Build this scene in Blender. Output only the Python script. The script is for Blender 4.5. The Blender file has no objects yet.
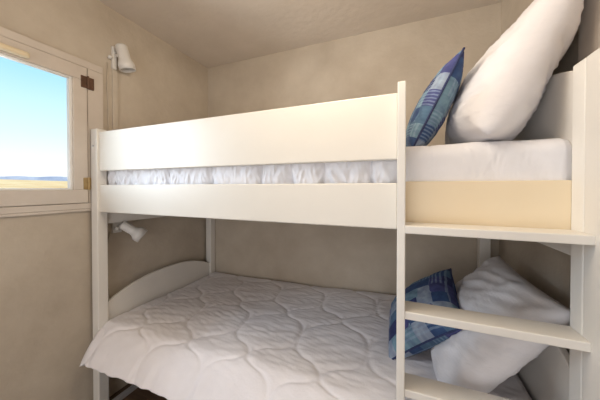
import bpy, bmesh, math, random
from mathutils import Vector, Matrix, noise

C = bpy.context.scene.collection
H = 1.30                       # eye height: z values below are given relative to the eye, Z() turns them into heights
def Z(v): return H + v

# ------------------------------------------------------------------ camera, sky, lights, exposure
cam_d = bpy.data.cameras.new('camera'); cam = bpy.data.objects.new('camera', cam_d); C.objects.link(cam)
cam.location = (0, 0, H)
cam.rotation_mode = 'XYZ'
cam.rotation_euler = (math.radians(90 - 0.68), math.radians(0.0), math.radians(21.81))
cam_d.sensor_width = 36; cam_d.lens = 249.6 / 600 * 36
cam_d.shift_y = -9.73 / 600
cam_d.clip_start = 0.02; cam_d.clip_end = 500
bpy.context.scene.camera = cam

W = bpy.data.worlds.new('sky'); bpy.context.scene.world = W; W.use_nodes = True
nt = W.node_tree; nt.nodes.clear()
wo = nt.nodes.new('ShaderNodeOutputWorld'); bg = nt.nodes.new('ShaderNodeBackground')
tc = nt.nodes.new('ShaderNodeTexCoord'); sx = nt.nodes.new('ShaderNodeSeparateXYZ'); cr = nt.nodes.new('ShaderNodeValToRGB')
nt.links.new(tc.outputs['Generated'], sx.inputs[0]); nt.links.new(sx.outputs['Z'], cr.inputs[0])
nt.links.new(cr.outputs[0], bg.inputs[0]); nt.links.new(bg.outputs[0], wo.inputs[0])
e = cr.color_ramp.elements
e[0].position = 0.0; e[0].color = (0.93, 0.97, 1.0, 1)
e[1].position = 0.75; e[1].color = (0.08, 0.36, 0.85, 1)
for p_, c_ in ((0.06, (0.93, 0.98, 1.0, 1)), (0.15, (0.72, 0.93, 1.0, 1)), (0.24, (0.56, 0.86, 1.0, 1)), (0.34, (0.34, 0.72, 0.99, 1))):
    q = e.new(p_); q.color = c_
bg.inputs[1].default_value = 1.05

def area(name, loc, target, sx_, sy_, power, col):
    l = bpy.data.lights.new(name, 'AREA'); l.shape = 'RECTANGLE'; l.size = sx_; l.size_y = sy_; l.energy = power; l.color = col
    o = bpy.data.objects.new(name, l); C.objects.link(o); o.location = loc
    o.rotation_euler = (Vector(target) - Vector(loc)).to_track_quat('-Z', 'Y').to_euler()
    return o
area('daylight_through_window', (-1.80, 0.10, Z(0.30)), (0.0, 0.45, Z(0.05)), 0.75, 0.6, 16, (0.78, 0.89, 1.0))
pl = bpy.data.lights.new('upper_fill_light', 'POINT'); pl.energy = 17; pl.shadow_soft_size = 0.20; pl.color = (1.0, 0.86, 0.68)  # added fill without a fixture, brightens the upper walls and ceiling
plo = bpy.data.objects.new('upper_fill_light', pl); C.objects.link(plo); plo.location = (-0.25, 0.62, Z(0.74))
area('front_fill_light', (-0.45, -1.12, Z(-0.32)), (-0.45, 1.2, Z(-0.55)), 1.5, 1.4, 16, (0.98, 0.98, 1.0))  # soft fill added behind the camera for rails and lower bunk, no opening there
sl = bpy.data.lights.new('sun', 'SUN'); sl.energy = 4.0; sl.angle = 0.01; sl.color = (1.0, 0.93, 0.82)
slo = bpy.data.objects.new('sun', sl); C.objects.link(slo); slo.rotation_euler = Vector((-0.75, 0.35, -0.62)).to_track_quat('-Z', 'Y').to_euler()

vs = bpy.context.scene.view_settings
vs.view_transform = 'Standard'; vs.look = 'None'; vs.exposure = 0.15; vs.gamma = 1.0; vs.use_curve_mapping = False

# ------------------------------------------------------------------ materials
def base_mat(name, rough=0.6):
    m = bpy.data.materials.new(name); m.use_nodes = True
    b = m.node_tree.nodes['Principled BSDF']; b.inputs['Roughness'].default_value = rough
    return m, m.node_tree, b
def N(t, kind, **kw):
    n = t.nodes.new(kind)
    for k, v in kw.items():
        if k in n.inputs: n.inputs[k].default_value = v
        else: setattr(n, k, v)
    return n
def mottled(name, c1, c2, scale=3.0, rough=0.7, bump=0.0, bscale=40, detail=6, stretch=(1, 1, 1), metal=0.0, c3=None):
    m, t, b = base_mat(name, rough)
    tcn = N(t, 'ShaderNodeTexCoord'); mp = N(t, 'ShaderNodeMapping'); mp.inputs['Scale'].default_value = stretch
    t.links.new(tcn.outputs['Object'], mp.inputs[0])
    n1 = N(t, 'ShaderNodeTexNoise', Scale=scale, Detail=detail, Roughness=0.6)
    t.links.new(mp.outputs[0], n1.inputs['Vector'])
    r = N(t, 'ShaderNodeValToRGB'); t.links.new(n1.outputs['Fac'], r.inputs[0])
    r.color_ramp.elements[0].position = 0.32; r.color_ramp.elements[0].color = (*c1, 1)
    r.color_ramp.elements[1].position = 0.68; r.color_ramp.elements[1].color = (*c2, 1)
    t.links.new(r.outputs[0], b.inputs['Base Color']); b.inputs['Metallic'].default_value = metal
    if bump:
        n2 = N(t, 'ShaderNodeTexNoise', Scale=bscale, Detail=4.0); t.links.new(mp.outputs[0], n2.inputs['Vector'])
        bp = N(t, 'ShaderNodeBump', Strength=bump, Distance=0.01); t.links.new(n2.outputs['Fac'], bp.inputs['Height'])
        t.links.new(bp.outputs[0], b.inputs['Normal'])
    return m
M = {}
M['wall'] = mottled('wall_paint', (0.46, 0.39, 0.31), (0.58, 0.51, 0.42), 2.6, 0.85, 0.35, 26)
M['ceiling'] = mottled('ceiling_paint', (0.58, 0.51, 0.435), (0.66, 0.585, 0.505), 2.0, 0.85, 0.3, 22)
M['floor'] = mottled('floor_boards', (0.085, 0.05, 0.03), (0.15, 0.09, 0.055), 3, 0.5, 0.1, 30, stretch=(1, 8, 1))
M['bed'] = mottled('bed_white_paint', (0.77, 0.74, 0.69), (0.81, 0.78, 0.73), 2.5, 0.38, 0.05, 60)
M['rail'] = mottled('bed_cream_paint', (0.725, 0.685, 0.615), (0.765, 0.725, 0.655), 2.0, 0.38, 0.04, 60)
M['cream'] = mottled('bed_yellow_cream_paint', (0.80, 0.67, 0.47), (0.83, 0.71, 0.52), 2.0, 0.4, 0.04, 60)
M['board'] = mottled('bed_end_paint', (0.73, 0.695, 0.645), (0.77, 0.735, 0.685), 2.0, 0.42, 0.05, 50)
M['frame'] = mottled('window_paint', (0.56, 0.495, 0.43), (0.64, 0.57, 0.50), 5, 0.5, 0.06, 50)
M['bead'] = mottled('window_bead_paint', (0.78, 0.77, 0.75), (0.83, 0.82, 0.80), 5, 0.45)
M['vent'] = mottled('vent_plastic', (0.72, 0.60, 0.40), (0.76, 0.64, 0.44), 5, 0.4)
M['brown'] = mottled('brown_hinge_metal', (0.09, 0.045, 0.025), (0.15, 0.075, 0.045), 30, 0.5, metal=0.3)
M['brass'] = mottled('brass_hinge_metal', (0.36, 0.25, 0.11), (0.46, 0.33, 0.16), 30, 0.4, metal=0.6)
M['lamp'] = mottled('lamp_white_enamel', (0.70, 0.68, 0.65), (0.75, 0.73, 0.70), 8, 0.35)
M['lampin'] = mottled('lamp_inside', (0.35, 0.34, 0.32), (0.42, 0.41, 0.39), 8, 0.4)
M['dark'] = mottled('dark_plastic', (0.02, 0.02, 0.02), (0.04, 0.04, 0.04), 8, 0.5)
M['steel'] = mottled('grey_steel', (0.40, 0.40, 0.41), (0.50, 0.50, 0.51), 8, 0.4, metal=0.4)
M['duvet'] = mottled('duvet_cotton', (0.76, 0.735, 0.76), (0.82, 0.795, 0.82), 6, 0.85, 0.10, 120)
M['cover'] = mottled('cover_cotton', (0.76, 0.76, 0.80), (0.82, 0.82, 0.86), 6, 0.85, 0.06, 120)
M['case'] = mottled('pillowcase_cotton', (0.69, 0.675, 0.70), (0.74, 0.725, 0.75), 5, 0.85, 0.45, 16, stretch=(1.0, .6, 2.2))
M['mattress'] = mottled('mattress_ticking', (0.66, 0.64, 0.62), (0.72, 0.70, 0.68), 6, 0.9)
M['navy'] = mottled('navy_piping', (0.015, 0.022, 0.075), (0.03, 0.045, 0.13), 30, 0.8)
M['pine'] = mottled('slat_pine', (0.50, 0.36, 0.20), (0.60, 0.45, 0.28), 4, 0.6, stretch=(8, 1, 1))
M['sand'] = mottled('dry_grass', (0.80, 0.46, 0.16), (0.95, 0.68, 0.34), 0.25, 0.95)
M['far'] = mottled('far_ridge', (0.20, 0.24, 0.32), (0.42, 0.44, 0.48), 0.1, 0.95)
M['house'] = mottled('far_render', (0.66, 0.64, 0.63), (0.76, 0.74, 0.72), 0.4, 0.9)
M['roof'] = mottled('far_roof', (0.36, 0.38, 0.47), (0.44, 0.45, 0.53), 0.6, 0.9)

# thin glass: mostly clear with a faint reflection
m, t, b = base_mat('window_glass'); t.nodes.remove(b); out = t.nodes['Material Output']
tr = N(t, 'ShaderNodeBsdfTransparent'); gl = N(t, 'ShaderNodeBsdfGlossy', Roughness=0.02); mx = N(t, 'ShaderNodeMixShader')
fr = N(t, 'ShaderNodeFresnel', IOR=1.15); t.links.new(fr.outputs[0], mx.inputs[0]); t.links.new(tr.outputs[0], mx.inputs[1]); t.links.new(gl.outputs[0], mx.inputs[2])
t.links.new(mx.outputs[0], out.inputs['Surface']); M['glass'] = m

def patchwork(name, seed):
    m, t, b = base_mat(name, 0.85)
    uv = N(t, 'ShaderNodeTexCoord'); mp = N(t, 'ShaderNodeMapping'); mp.inputs['Location'].default_value = (seed, seed * 1.7, 0)
    t.links.new(uv.outputs['UV'], mp.inputs[0])
    nz = N(t, 'ShaderNodeTexNoise', Scale=14.0, Detail=4.0); t.links.new(mp.outputs[0], nz.inputs['Vector'])
    v1 = N(t, 'ShaderNodeTexVoronoi', Scale=6.0, Randomness=0.3); v1.distance = 'CHEBYCHEV'; t.links.new(mp.outputs[0], v1.inputs['Vector'])
    sp = N(t, 'ShaderNodeSeparateColor'); t.links.new(v1.outputs['Color'], sp.inputs[0])
    rp = N(t, 'ShaderNodeValToRGB'); rp.color_ramp.interpolation = 'CONSTANT'; t.links.new(sp.outputs[0], rp.inputs[0])
    cols = [(0.0, (0.022, 0.032, 0.12)), (0.2, (0.075, 0.15, 0.25)), (0.38, (0.055, 0.065, 0.20)), (0.54, (0.15, 0.26, 0.34)), (0.68, (0.032, 0.075, 0.19)), (0.88, (0.26, 0.32, 0.41))]
    el = rp.color_ramp.elements
    el[0].position, el[0].color = 0.0, (*cols[0][1], 1); el[1].position, el[1].color = cols[1][0], (*cols[1][1], 1)
    for p_, c_ in cols[2:]:
        q = el.new(p_); q.color = (*c_, 1)
    # stripes on some of the patches, in two directions
    wx = N(t, 'ShaderNodeTexWave', Scale=7.0, Distortion=2.0, Detail=3.0); wx.bands_direction = 'X'; t.links.new(mp.outputs[0], wx.inputs['Vector'])
    wy = N(t, 'ShaderNodeTexWave', Scale=9.0, Distortion=1.6, Detail=3.0); wy.bands_direction = 'Y'; t.links.new(mp.outputs[0], wy.inputs['Vector'])
    pick = N(t, 'ShaderNodeMix'); pick.data_type = 'FLOAT'
    gt = N(t, 'ShaderNodeMath', operation='GREATER_THAN'); t.links.new(sp.outputs[1], gt.inputs[0]); gt.inputs[1].default_value = 0.5
    t.links.new(gt.outputs[0], pick.inputs[0]); t.links.new(wx.outputs['Fac'], pick.inputs[2]); t.links.new(wy.outputs['Fac'], pick.inputs[3])
    g2 = N(t, 'ShaderNodeMath', operation='GREATER_THAN'); t.links.new(pick.outputs[0], g2.inputs[0]); g2.inputs[1].default_value = 0.62
    g3 = N(t, 'ShaderNodeMath', operation='GREATER_THAN'); t.links.new(sp.outputs[2], g3.inputs[0]); g3.inputs[1].default_value = 0.42
    mu = N(t, 'ShaderNodeMath', operation='MULTIPLY'); t.links.new(g2.outputs[0], mu.inputs[0]); t.links.new(g3.outputs[0], mu.inputs[1])
    m2 = N(t, 'ShaderNodeMath', operation='MULTIPLY'); t.links.new(mu.outputs[0], m2.inputs[0]); m2.inputs[1].default_value = 0.4
    mc = N(t, 'ShaderNodeMix'); mc.data_type = 'RGBA'; t.links.new(m2.outputs[0], mc.inputs[0]); t.links.new(rp.outputs[0], mc.inputs[6]); mc.inputs[7].default_value = (0.30, 0.42, 0.54, 1)
    # faded, uneven dye
    m3 = N(t, 'ShaderNodeMix'); m3.data_type = 'RGBA'; m3.blend_type = 'MULTIPLY'; m3.inputs[0].default_value = 0.6
    r2 = N(t, 'ShaderNodeValToRGB'); t.links.new(nz.outputs['Fac'], r2.inputs[0])
    r2.color_ramp.elements[0].position = 0.35; r2.color_ramp.elements[0].color = (0.45, 0.42, 0.55, 1); r2.color_ramp.elements[1].position = 0.7; r2.color_ramp.elements[1].color = (1.25, 1.2, 1.1, 1)
    t.links.new(mc.outputs[2], m3.inputs[6]); t.links.new(r2.outputs[0], m3.inputs[7])
    t.links.new(m3.outputs[2], b.inputs['Base Color'])
    return m
M['patch_a'] = patchwork('blue_patchwork_cotton', 0.3)
M['patch_b'] = patchwork('blue_patchwork_print', 2.15)

# ------------------------------------------------------------------ helpers
def obj(name, bm, mat, parent=None, smooth=False):
    me = bpy.data.meshes.new(name); bmesh.ops.recalc_face_normals(bm, faces=bm.faces[:]); bm.to_mesh(me); bm.free()
    me.materials.append(mat)
    if smooth:
        for p in me.polygons: p.use_smooth = True
    o = bpy.data.objects.new(name, me); C.objects.link(o)
    if parent:
        o.parent = parent
        o.matrix_parent_inverse = Matrix.Translation(-parent.matrix_basis.translation) if parent.type == 'EMPTY' and not parent.parent else Matrix.Identity(4)
    return o
def empty(name, loc):
    o = bpy.data.objects.new(name, None); o.empty_display_size = 0.05; o.location = loc; o.matrix_basis = Matrix.Translation(Vector(loc)); C.objects.link(o); return o
def tag(o, label=None, cat=None, group=None, kind=None):
    if label: o['label'] = label
    if cat: o['category'] = cat
    if group: o['group'] = group
    if kind: o['kind'] = kind
    return o
def box(bm, x0, x1, y0, y1, z0, z1, bev=0.0, seg=2):
    r = bmesh.ops.create_cube(bm, size=1.0)
    vs_ = r['verts']
    for v in vs_:
        v.co = Vector(((x0 + x1) / 2 + v.co.x * (x1 - x0), (y0 + y1) / 2 + v.co.y * (y1 - y0), (z0 + z1) / 2 + v.co.z * (z1 - z0)))
    if bev:
        es = list({ed for v in vs_ for ed in v.link_edges})
        bmesh.ops.bevel(bm, geom=es, offset=bev, segments=seg, affect='EDGES', profile=0.5)
    return bm
def B(*a, bev=0.0, seg=2): return box(bmesh.new(), *a, bev=bev, seg=seg)
def lathe(bm, prof, origin, axis, seg=28):
    axis = Vector(axis).normalized(); q = axis.to_track_quat('Z', 'Y'); o = Vector(origin)
    rings = []
    for (r, h) in prof:
        rings.append([bm.verts.new(o + q @ Vector((r * math.cos(2 * math.pi * k / seg), r * math.sin(2 * math.pi * k / seg), h))) for k in range(seg)])
    for a_, b_ in zip(rings, rings[1:]):
        for k in range(seg): bm.faces.new((a_[k], a_[(k + 1) % seg], b_[(k + 1) % seg], b_[k]))
    if prof[0][0] > 1e-4: bm.faces.new(rings[0])
    if prof[-1][0] > 1e-4: bm.faces.new(rings[-1])
    return bm
def tube(bm, pts, r, seg=10):
    pts = [Vector(p) for p in pts]; rings = []
    for i, p in enumerate(pts):
        d = (pts[min(i + 1, len(pts) - 1)] - pts[max(i - 1, 0)]).normalized(); q = d.to_track_quat('Z', 'Y')
        rings.append([bm.verts.new(p + q @ Vector((r * math.cos(2 * math.pi * k / seg), r * math.sin(2 * math.pi * k / seg), 0))) for k in range(seg)])
    for a_, b_ in zip(rings, rings[1:]):
        for k in range(seg):
            bm.faces.new((a_[k], a_[(k + 1) % seg], b_[(k + 1) % seg], b_[k]))
    bm.faces.new(rings[0]); bm.faces.new(rings[-1])
    return bm

# ------------------------------------------------------------------ the room
XL, XR, YB, YF, ZC = -1.665, 0.56, 1.85, -1.20, Z(1.108)
WY0, WY1, WZ0, WZ1 = -0.16, 0.945, Z(-0.125), Z(0.708)          # hole for the window
bm = bmesh.new(); TW = 0.16
box(bm, XL - TW, XL, YF, WY0, 0, ZC); box(bm, XL - TW, XL, WY1, YB, 0, ZC)
box(bm, XL - TW, XL, WY0, WY1, 0, WZ0); box(bm, XL - TW, XL, WY0, WY1, WZ1, ZC)
tag(obj('wall_left', bm, M['wall']), kind='structure')
tag(obj('wall_back', B(XL - TW, XR + TW, YB, YB + .12, 0, ZC), M['wall']), kind='structure')
tag(obj('wall_right', B(XR, XR + TW, YF, YB, 0, ZC), M['wall']), kind='structure')
tag(obj('wall_front', B(XL - TW, XR + TW, YF - .12, YF, 0, ZC), M['wall']), kind='structure')
tag(obj('ceiling', B(XL - TW, XR + TW, YF - .12, YB + .12, ZC, ZC + .1), M['ceiling']), kind='structure')
tag(obj('floor', B(XL - TW, XR + TW, YF - .12, YB + .12, -.1, 0), M['floor']), kind='structure')
tag(obj('trim_1', B(XR - .022, XR + .001, 0.98, 1.10, 0, ZC - .001, bev=.003), M['frame']), kind='structure')

# ------------------------------------------------------------------ the window (hinged sash with one big pane)
win = tag(empty('window_1', (XL, 0.40, Z(-0.1))), kind='structure')
FX = -1.648                                            # inner face of the fixed frame
def ring(y0, y1, z0, z1, wl, wr, wb, wt, x0, x1, bev):
    b_ = bmesh.new()
    box(b_, x0, x1, y0, y1, z1 - wt, z1, bev); box(b_, x0, x1, y0, y1, z0, z0 + wb, bev)
    box(b_, x0, x1, y1 - wr, y1, z0 + wb, z1 - wt, bev); box(b_, x0, x1, y0, y0 + wl, z0 + wb, z1 - wt, bev)
    return b_
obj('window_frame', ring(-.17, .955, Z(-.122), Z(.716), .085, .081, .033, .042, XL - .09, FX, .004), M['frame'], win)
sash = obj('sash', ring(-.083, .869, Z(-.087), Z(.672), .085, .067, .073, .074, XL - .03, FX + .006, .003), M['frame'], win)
obj('glazing_bead', ring(.002, .803, Z(-.014), Z(.599), .012, .014, .010, .010, XL - .012, FX - .004, .003), M['bead'], sash)
obj('pane', B(XL - .018, XL - .013, .0, .806, Z(-.016), Z(.601)), M['glass'], sash)
for hz, hm, hh, y0, y1 in ((.590, 'brown', .066, .838, .902), (.021, 'brass', .066, .846, .884)):
    b_ = B(FX - .003, FX + .010, y0, y1, Z(hz - hh / 2), Z(hz + hh / 2), bev=.002)
    tube(b_, [(FX + .012, .870, Z(hz - hh / 2 - .002)), (FX + .012, .870, Z(hz + hh / 2 + .002))], .006)
    tag(obj('hinge', b_, M[hm], win), label='dark brown steel hinge' if hm == 'brown' else 'small brass hinge')
vb = B(FX + .004, FX + .030, .02, .628, Z(.606), Z(.634), bev=.010, seg=4)
tag(obj('ventilation_strip', vb, M['vent'], sash), label='cream plastic ventilation strip')
obj('sill', B(XL - .01, FX - .002, -.19, .965, Z(-.136), Z(-.1215), bev=.004), M['frame'], win)

# ------------------------------------------------------------------ outdoors, seen over the window's bottom edge
bm = bmesh.new(); nx, ny = 40, 60; grid = []
for i in range(nx + 1):
    row = []
    for j in range(ny + 1):
        u = i / nx; x = -6 - 74 * u; y = -30 + 120 * j / ny
        zz = -2.4 + 4.0 * u ** 0.8 + 0.25 * noise.noise(Vector((x * .06, y * .06, 0)))
        row.append(bm.verts.new((x, y, H + zz)))
    grid.append(row)
for i in range(nx):
    for j in range(ny): bm.faces.new((grid[i][j], grid[i + 1][j], grid[i + 1][j + 1], grid[i][j + 1]))
ground = obj('ground', bm, M['sand'], smooth=True)
tag(ground, kind='structure')
# a low blue ridge on the horizon
bm = bmesh.new(); prev = None; rnd = random.Random(4)
for j in range(81):
    y = -60 + 300 * j / 80; hh = H + 5.2 + 1.3 * noise.noise(Vector((y * .03, 3, 0))) + .5 * noise.noise(Vector((y * .15, 7, 0)))
    cur = [bm.verts.new((-150, y, H - 3)), bm.verts.new((-158, y, hh)), bm.verts.new((-175, y, hh - .6)), bm.verts.new((-185, y, H - 3))]
    if prev:
        for k in range(3): bm.faces.new((prev[k], cur[k], cur[k + 1], prev[k + 1]))
    prev = cur
tag(obj('hills', bm, M['far'], smooth=True), kind='structure')

# ------------------------------------------------------------------ the bunk bed
PL0, PL1, PR0, PR1 = -1.638, -1.582, 0.446, 0.502      # posts, in x
PF0, PF1, PB0, PB1 = 0.880, 0.934, 1.788, 1.842        # posts, in y
bed = tag(empty('bunk_bed', ((PL0 + PR1) / 2, (PF0 + PB1) / 2, 0)),
          'white and cream painted wooden bunk bed with ladder steps, filling the back wall', 'bunk bed')
for (x0, x1, y0, y1, zt) in ((PL0, PL1, PF0, PF1, .3315), (PR0, PR1, PF0, PF1, .338), (PL0, PL1, PB0, PB1, .33), (PR0, PR1, PB0, PB1, .33)):
    obj('post', B(x0, x1, y0, y1, 0, Z(zt), bev=.004), M['bed'], bed)
# screw cap on the front left post
pc = [o for o in bed.children if o.name == 'post'][0]
cap = bmesh.new(); lathe(cap, [(.005, 0), (.005, .003), (.003, .004)], (-1.613, PF0 + .001, Z(.235)), (0, -1, 0), 14)
obj('screw_cap', cap, M['steel'], pc)
RF = 0.892                                             # front face of the long boards
tag(obj('guard_rail', B(PL1 - .002, -.008, RF, RF + .024, Z(.0928), Z(.3142), bev=.004), M['rail'], bed), label='cream guard board')
obj('side_rail', B(PL1 - .002, -.008, RF, RF + .026, Z(-.1408), Z(.0141), bev=.004), M['rail'], bed)
obj('side_rail', B(.016, PR0 + .002, PF1 - .002, PF1 + .022, Z(-.135), Z(.020), bev=.003), M['cream'], bed)
obj('side_rail', B(PL1 - .002, PR0 + .002, PB0 + .004, PB0 + .030, Z(-.14), Z(.012), bev=.003), M['bed'], bed)
obj('side_rail', B(PL1 - .002, PR0 + .002, RF + .006, RF + .030, Z(-1.02), Z(-.88), bev=.003), M['bed'], bed)
obj('side_rail', B(PL1 - .002, PR0 + .002, PB0 + .004, PB0 + .030, Z(-1.02), Z(-.88), bev=.003), M['bed'], bed)
# end boards with an arched top edge
def end_board(name, x0, x1, zb, ze, zc, power=2.0):
    b_ = bmesh.new(); n = 28; ya, yb = PF1 - .002, PB0 + .002; A, Bv = [], []
    for i in range(n + 1):
        u = -1 + 2 * i / n; y = (ya + yb) / 2 + u * (yb - ya) / 2; zt = ze + (zc - ze) * (1 - abs(u) ** power)
        A.append((b_.verts.new((x0, y, zb)), b_.verts.new((x0, y, zt)))); Bv.append((b_.verts.new((x1, y, zb)), b_.verts.new((x1, y, zt))))
    for i in range(n):
        b_.faces.new((A[i][0], A[i][1], A[i + 1][1], A[i + 1][0])); b_.faces.new((Bv[i][0], Bv[i + 1][0], Bv[i + 1][1], Bv[i][1]))
        b_.faces.new((A[i][1], Bv[i][1], Bv[i + 1][1], A[i + 1][1])); b_.faces.new((A[i][0], A[i + 1][0], Bv[i + 1][0], Bv[i][0]))
    b_.faces.new((A[0][0], Bv[0][0], Bv[0][1], A[0][1])); b_.faces.new((A[n][0], A[n][1], Bv[n][1], Bv[n][0]))
    o = obj(name, b_, M['board'], bed)
    bv = o.modifiers.new('soft', 'BEVEL'); bv.width = .004; bv.segments = 2; bv.limit_method = 'ANGLE'; bv.angle_limit = math.radians(50)
    return o
end_board('footboard', -1.622, -1.600, Z(-.98), Z(-.685), Z(-.590), 2.3)
end_board('footboard', -1.622, -1.600, Z(-.215), Z(.28), Z(.37), 2.3)
end_board('headboard', .462, .484, Z(-.98), Z(-.545), Z(-.43), 2.0)
end_board('headboard', .462, .484, Z(-.20), Z(.325), Z(.405), 2.0)
# slats under both mattresses (ends rest on the rails' inner sides)
for zz in (-.055, -.975):
    for i in range(9):
        x = -1.48 + i * .222
        obj('slat', B(x - .035, x + .035, .958, PB0 + .008, Z(zz - .012), Z(zz + .006), bev=.002), M['pine'], bed)
# ladder: two deep stiles and four plank steps
lad = obj('ladder', B(-.008, .0165, .842, PF1, 0, Z(.331), bev=.003), M['bed'], bed)
lad.name = 'ladder_stile'
obj('ladder_stile', B(PR0 + .0005, PR1, .735, PF0 - .001, 0, Z(.338), bev=.002), M['board'], bed)
for zt, yf in ((-.1185, .836), (-.3900, .846), (-.640, .850), (-.890, .852)):
    obj('step', B(.0155, PR0 + .0015, yf, .931, Z(zt - .025), Z(zt), bev=.003), M['bed'], bed)

# ------------------------------------------------------------------ upper mattress with a puckered quilted cover
def cover_grid(x0, x1, path, nx_, normals, disp):
    """sweep a (y,z) path along x; disp(x, k, y, z) pushes points along the path's normal"""
    b_ = bmesh.new(); g = []
    for i in range(nx_ + 1):
        x = x0 + (x1 - x0) * i / nx_; col = []
        for k, ((y, z), (ny_, nz_)) in enumerate(zip(path, normals)):
            d, ex = disp(i / nx_, x, y, z); col.append(b_.verts.new((x + ex, y + ny_ * d, z + nz_ * d)))
        g.append(col)
    L = len(path)
    for i in range(nx_):
        for k in range(L - 1): b_.faces.new((g[i][k], g[i + 1][k], g[i + 1][k + 1], g[i][k + 1]))
    b_.faces.new(g[0]); b_.faces.new(g[-1][::-1])
    for i in range(nx_): b_.faces.new((g[i][L - 1], g[i + 1][L - 1], g[i + 1][0], g[i][0]))
    return b_
def rounded_path(y0, y1, z0, z1, r, step=.012):
    pts = []
    def seg(a, b):
        n = max(1, int((Vector(b) - Vector(a)).length / step))
        for i in range(n): pts.append(((a[0] + (b[0] - a[0]) * i / n, a[1] + (b[1] - a[1]) * i / n)))
    def arc(cy, cz, a0, a1, n=7):
        for i in range(n): a = a0 + (a1 - a0) * i / n; pts.append((cy + r * math.cos(a), cz + r * math.sin(a)))
    seg((y0, z0), (y0, z1 - r)); arc(y0 + r, z1 - r, math.pi, math.pi / 2); seg((y0 + r, z1), (y1 - r, z1)); arc(y1 - r, z1 - r, math.pi / 2, 0); seg((y1, z1 - r), (y1, z0)); pts.append((y1, z0))
    nm = []
    for i in range(len(pts)):
        a = pts[max(0, i - 1)]; c = pts[min(len(pts) - 1, i + 1)]; d = Vector((c[0] - a[0], c[1] - a[1])).normalized(); nm.append((-d.y, d.x))
    return pts, nm
up = tag(empty('mattress', (-.58, 1.37, Z(-.049))), 'white mattress on the upper bunk under a puckered quilted cover', 'mattress')
obj('mattress_core', B(PL1 + .03, .43, .965, 1.77, Z(-.049), Z(.10), bev=.02, seg=3), M['mattress'], up)
seams = [-1.52, -1.38, -1.10, -.825, -.56, -.415, -.275, -.095, .10, .28]
pth, nrm = rounded_path(.934 + .022, PB0 - .004, Z(-.045), Z(.148), .048, .008)
def up_disp(u, x, y, z):
    ds = min(abs(x - s_) for s_ in seams)
    front = max(0.0, min(1.0, (1.02 - y) / .05))
    left = max(0, min(1.0, (.0 - x) / .06)); puff = (1 - math.exp(-(ds / .02) ** 1.2)) * (.006 + .014 * front) * (.10 + .90 * left)
    j = min(range(len(seams)), key=lambda q: abs(x - seams[q])); rx = x - seams[j]
    # creases fanning out from each seam
    zz = (z - Z(.05)) / .09
    sd = 1 if rx > 0 else -1
    q1 = noise.noise(Vector(((rx * .8 + sd * zz * .035) * 26 + j * 7.7, zz * .9 + rx * 4, j * 1.7)))
    q2 = noise.noise(Vector(((rx - sd * zz * .02) * 52 + j * 3.1, zz * 1.3, 4.1 + j)))
    f = 1 - 2.6 * abs(q1); f2 = 1 - 2.6 * abs(q2); near = .45 + .55 * math.exp(-ds / .06)
    end = min(1.0, max(0.0, min(u, 1 - u) / .008))
    return ((puff + (.010 * f + .0045 * f2) * near * front * (.22 + .78 * left) + .004 * noise.noise(Vector((x * 6, y * 8, 2)))) * end - .003 * (1 - end)), 0.0
obj('quilted_cover', cover_grid(PL1 - .008, .461, pth, 680, nrm, up_disp), M['cover'], up, smooth=True)

# ------------------------------------------------------------------ lower mattress and its ogee-quilted duvet
lm = tag(obj('mattress', B(-1.575, .44, .925, PB0 + .001, Z(-.969), Z(-.83), bev=.02, seg=3), M['mattress']),
         'pale mattress of the lower bunk, lying under the quilted duvet', 'mattress')
bm = bmesh.new(); NX, NY = 330, 200
path = []                                                # (y, z) from the wall to the hanging front hem
for k in range(NY + 1):
    sarc = k / NY * 1.19
    if sarc < .90: y, z = 1.838 - sarc, -.770
    else:
        q = (sarc - .90) / .29; a = q * 1.0
        y = .938 - .168 * (q ** .85); z = -.770 - .135 * q ** 1.5
    path.append((y, z, sarc))
def seam_dist(x, s):
    w, h = .17, .215; n_ = 1.838 - s
    th = math.pi * (n_ - .96) / h; th += .55 * math.sin(th)   # onion-shaped cells
    best = 9; base = -.47 - .085
    k0 = round((x - base) / w)
    for k in range(k0 - 2, k0 + 3):
        cc = math.cos(th); sx_ = base + k * w - (-1) ** k * .083 * math.copysign(abs(cc) ** .72, cc)
        slope = .083 * .95 * math.sin(th) * math.pi / h
        best = min(best, abs(x - sx_) / math.sqrt(1 + slope * slope))
    return best
g = []
for i in range(NX + 1):
    u = i / NX; row = []
    for (y, z, s) in path:
        q = max(0, (s - .90) / .29)
        x0 = -1.592 + .05 * q; x = x0 + (.452 - x0) * u
        d = seam_dist(x, s)
        puff = .0068 * (1 - math.exp(-(d / .014) ** 1.3))
        wr = .0035 * noise.noise(Vector((x * 7 + y * 5, y * 26 - x * 8, 1.3))) + .0022 * noise.noise(Vector((x * 16, y * 55 + x * 12, 5)))
        hang = .010 * noise.noise(Vector((x * 22, 3.3, q * 1.2))) * q
        big = .014 * noise.noise(Vector((x * 2.4, y * 3, 9)))
        edge = min(1, s / .02) * min(1, u / .012) * min(1, (1 - u) / .012)
        zz = z + puff + (wr + big) * (1 - .4 * q) + (edge - 1) * .02
        zz += .030 * max(0, min(1, (x + .9) / .9)) * (1 - q) * (.3 + .7 * max(0, (y - .95) / .9)) - .012 * max(0, min(1, (-1.1 - x) / .4)) 
        row.append(bm.verts.new((x, y - puff * q * .8 - hang, Z(zz))))
    g.append(row)
for i in range(NX):
    for k in range(NY): bm.faces.new((g[i][k], g[i + 1][k], g[i + 1][k + 1], g[i][k + 1]))
duv = obj('duvet', bm, M['duvet'], smooth=True)
so = duv.modifiers.new('thickness', 'SOLIDIFY'); so.thickness = .028; so.offset = -1
tag(duv, 'white duvet quilted in onion-shaped cells, spread over the lower bunk and hanging past the front', 'duvet')

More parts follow.
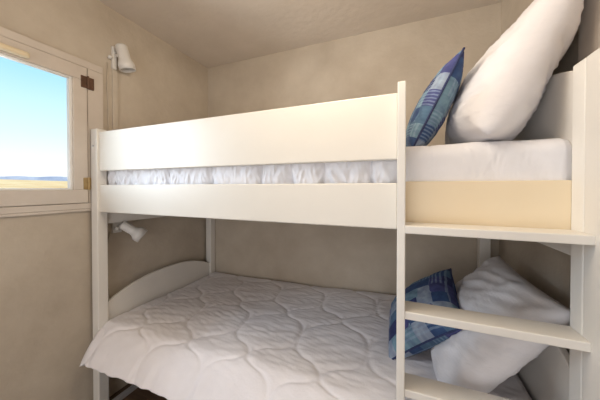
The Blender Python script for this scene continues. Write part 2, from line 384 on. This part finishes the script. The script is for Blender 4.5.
# ------------------------------------------------------------------ pillows and cushions
def soft(name, centre, U, V, a, b_, T, mat, seed, n=56, pinch=.06, sag=0.0, wr=.006, piping=None, bend=0.0, power=.42, heavy=0.0, back=1.0, front=1.0, limit=None):
    U = Vector(U).normalized(); V = (Vector(V) - U * Vector(V).dot(U)).normalized(); Wn = U.cross(V); c = Vector(centre)
    bm_ = bmesh.new(); uvl = bm_.loops.layers.uv.new('UVMap'); sides = []
    def pos(u, v, s_):
        px = u * a * (1 - pinch * (1 - v * v) * abs(u)); py = v * b_ * (1 - pinch * (1 - u * u) * abs(v))
        t_ = T * (max(0, 1 - u * u) * max(0, 1 - v * v)) ** power * (1 - heavy * v)
        ed = (1 - max(abs(u), abs(v)))
        w_ = wr * .9 * noise.noise(Vector((u * 2.2 + seed, v * 2.2, s_ * 2.0))) + wr * .55 * (1 - 2.5 * abs(noise.noise(Vector((u * 2.5 + v * 4.5 + seed, v * 1.6 - u * 1.2, s_ * 3.1))))) + wr * .22 * (1 - 2.5 * abs(noise.noise(Vector((u * 5 - v * 8 + seed, v * 3 + u * 2, s_ * 5.1)))))
        pull = wr * .35 * math.sin(18 * math.atan2(v, u) + 3 * noise.noise(Vector((u * 2, v * 2, seed)))) * max(0, 1 - ed / .35) * min(1, ed * 8)
        hgt = s_ * (t_ * (back if s_ > 0 else front) + (w_ + pull) * min(1, ed * 6))
        dz = -sag * (1 - u * u) * (1 - v * v) + bend * (u * u - .4)
        w = c + U * px + V * py + Wn * (hgt + dz)
        return limit(w) if limit else w
    for s_ in (1, -1):
        sides.append([[None] * (n + 1) for _ in range(n + 1)])
    for i in range(n + 1):
        for j in range(n + 1):
            u, v = -1 + 2 * i / n, -1 + 2 * j / n
            rim = i in (0, n) or j in (0, n)
            sides[0][i][j] = bm_.verts.new(pos(u, v, 1))
            sides[1][i][j] = sides[0][i][j] if rim else bm_.verts.new(pos(u, v, -1))
    for k in (0, 1):
        for i in range(n):
            for j in range(n):
                f = bm_.faces.new((sides[k][i][j], sides[k][i + 1][j], sides[k][i + 1][j + 1], sides[k][i][j + 1]))
                for lp, (ii, jj) in zip(f.loops, ((i, j), (i + 1, j), (i + 1, j + 1), (i, j + 1))): lp[uvl].uv = (ii / n + k * .37, jj / n)
    rim = [pos(-1 + 2 * i / n, -1, 1) for i in range(n)] + [pos(1, -1 + 2 * i / n, 1) for i in range(n)] + [pos(1 - 2 * i / n, 1, 1) for i in range(n)] + [pos(-1, 1 - 2 * i / n, 1) for i in range(n)]
    o = obj(name, bm_, mat, smooth=True)
    if piping:
        pb = bmesh.new(); tube(pb, rim + [rim[0]], .004, 8); obj('piping', pb, piping, o, smooth=True)
    return o

# upper bunk: white pillow leaning on the headboard, patchwork cushion leaning on the pillow
def lean(w):                                             # cloth stops at the wall, the headboard and the bed beneath it
    hb = Z(.325 + .08 * (1 - ((w.y - 1.36) / .43) ** 2)) + .012
    k = max(0, min(1, (w.z - hb) / .05)); lim = (.457 if w.y > .93 else .441) * (1 - k) + .532 * k
    if w.x > lim: w.x = lim - .004 * math.tanh((w.x - lim) / .05)
    if w.z < Z(.157): w.z = Z(.157) - .006 * math.tanh((Z(.157) - w.z) / .03)
    return w
p_up = soft('pillow', (.411, 1.238, Z(.425)), (.04, 1, -.11), (.29, .0, .57), .30, .335, .105, M['case'], 3.1, heavy=.52, back=.85, front=1.2, limit=lean,  pinch=.05, wr=.014)
tag(p_up, 'big white pillow standing against the headboard of the upper bunk', 'pillow', 'white pillows')
c_up = soft('cushion', (.116, 1.195, Z(.312)), (-.04, 1, 0), (.40, .03, .84), .185, .185, .062, M['patch_a'], 7.7, pinch=.07, wr=.004, piping=M['navy'])
tag(c_up, 'blue patchwork cushion leaning on the white pillow of the upper bunk', 'cushion', 'blue patchwork cushions')
# lower bunk
A_, B_, C_ = Vector((.43, 1.53, Z(-.36))), Vector((.425, .96, Z(-.36))), Vector((.150, 1.07, Z(-.70)))
cen = (A_ + C_) / 2 + Vector((.0, .0, .0))
p_lo = soft('pillow', (.305, 1.245, Z(-.560)), (-.03, 1, .04), (.30, .0, .37), .285, .265, .088, M['case'], 12.4, pinch=.05, wr=.014)
tag(p_lo, 'big white pillow slumped against the headboard of the lower bunk, seen behind the ladder steps', 'pillow', 'white pillows')
d1 = Vector((.283, .29, .36)); d2 = Vector((.266, -.446, .15)); d2 = d2 - d1 * d2.dot(d1) / d1.dot(d1)
c_lo = soft('cushion', (.100, 1.305, Z(-.590)), (d1.normalized() + d2.normalized()), (d1.normalized() - d2.normalized()), .190, .190, .088, M['patch_b'], 17.3, pinch=.07, wr=.004, piping=M['navy'])
tag(c_lo, 'blue patchwork cushion propped on the white pillow of the lower bunk', 'cushion', 'blue patchwork cushions')

# ------------------------------------------------------------------ the two reading spots on the left wall
def spot(name, mount, head, aim, L, r0, r1, label, plate, cord, arm_pts, knob):
    t_ = tag(empty(name, mount), label, 'lamp')
    aim = Vector(aim).normalized()
    s_ = bmesh.new()
    lathe(s_, [(.0001, 0), (r0 * .8, .001), (r0, .010), (r0, L * .52), (r0 * 1.08, L * .60), (r1 * .97, L * .74), (r1, L * .80), (r1, L), (r1 * .93, L), (r1 * .93, L * .82), (r0 * .9, L * .6), (.0001, L * .55)], head, aim, 30)
    sh = obj('lamp_shade', s_, M['lamp'], t_, smooth=True)
    bu = bmesh.new(); lathe(bu, [(.0001, L * .90), (.018, L * .86), (.024, L * .76), (.018, L * .66), (.012, L * .552), (.0001, L * .552)], head, aim, 20); obj('bulb', bu, M['lamp'], sh, smooth=True)
    obj('wall_plate', plate, M['lamp'], t_)
    ab = bmesh.new(); tube(ab, arm_pts, .009, 12); obj('arm', ab, M['lamp'], t_, smooth=True)
    kb = bmesh.new(); lathe(kb, [(.0001, -.012), (.010, -.010), (.011, .008), (.0001, .011)], knob, (0, -1, 0), 16); obj('knob', kb, M['lamp'], t_, smooth=True)
    if cord:
        cb = bmesh.new(); tube(cb, cord, .0035, 8); obj('cord', cb, M['wall'], t_, smooth=True)
    return t_
u1 = spot('wall_lamp', (XL, 1.03, Z(.80)), (XL + .060, 1.030, Z(.880)), (.10, .20, -.90), .150, .033, .045,
     'white spot lamp high on the left wall above the upper bunk, pointing down', B(XL, XL + .020, 1.008, 1.036, Z(.735), Z(.875), bev=.006),
     [(XL + .004, .985, Z(.76)), (XL + .005, .985, Z(.6)), (XL + .005, .99, Z(.35)), (XL + .005, 1.0, Z(-.1))],
     [(XL + .012, 1.025, Z(.82)), (XL + .055, 1.032, Z(.815))], (XL + .018, .993, Z(.795)))
tr_ = obj('cable_cover', B(XL, XL + .012, 1.012, 1.042, Z(.10), Z(.735), bev=.003), M['wall'], u1)
u2 = spot('wall_lamp', (XL, 1.04, Z(-.24)), (XL + .066, 1.022, Z(-.228)), (.48, .47, -.50), .140, .027, .046,
     'white spot lamp on the left wall under the upper bunk, tilted towards the lower bed', B(XL, XL + .022, 1.00, 1.055, Z(-.285), Z(-.20), bev=.006),
     [(XL + .006, .99, Z(-.28)), (XL + .006, .972, Z(-.40)), (XL + .006, .962, Z(-.55)), (XL + .006, .985, Z(-.64)), (XL + .006, .99, Z(-.85))],
     [(XL + .014, 1.03, Z(-.245)), (XL + .060, 1.035, Z(-.25)), (XL + .084, 1.04, Z(-.247))], (XL + .045, 1.005, Z(-.255)))

# ------------------------------------------------------------------ a folded steel frame stored under the bed
ub = bmesh.new()
fr_ = tag(empty('bed_frame', (-1.1, 1.35, 0)), 'grey steel tube frame stored on the dark floor under the lower bunk', 'bed frame')
for x in (-1.42, -.30):
    b_ = bmesh.new(); box(b_, x - .012, x + .012, .83, 1.72, .135, .160, .003); obj('cross_bar', b_, M['steel'], fr_)
for y in (1.12, 1.70):
    b_ = bmesh.new(); box(b_, -1.46, -.25, y - .0125, y + .0125, .160, .182, .003); obj('long_bar', b_, M['dark'], fr_)
for x in (-1.42, -.30):
    for y in (1.12, 1.70):
        b_ = bmesh.new(); box(b_, x - .011, x + .011, y - .011, y + .011, 0.0, .1355, .002); obj('leg', b_, M['steel'], fr_)
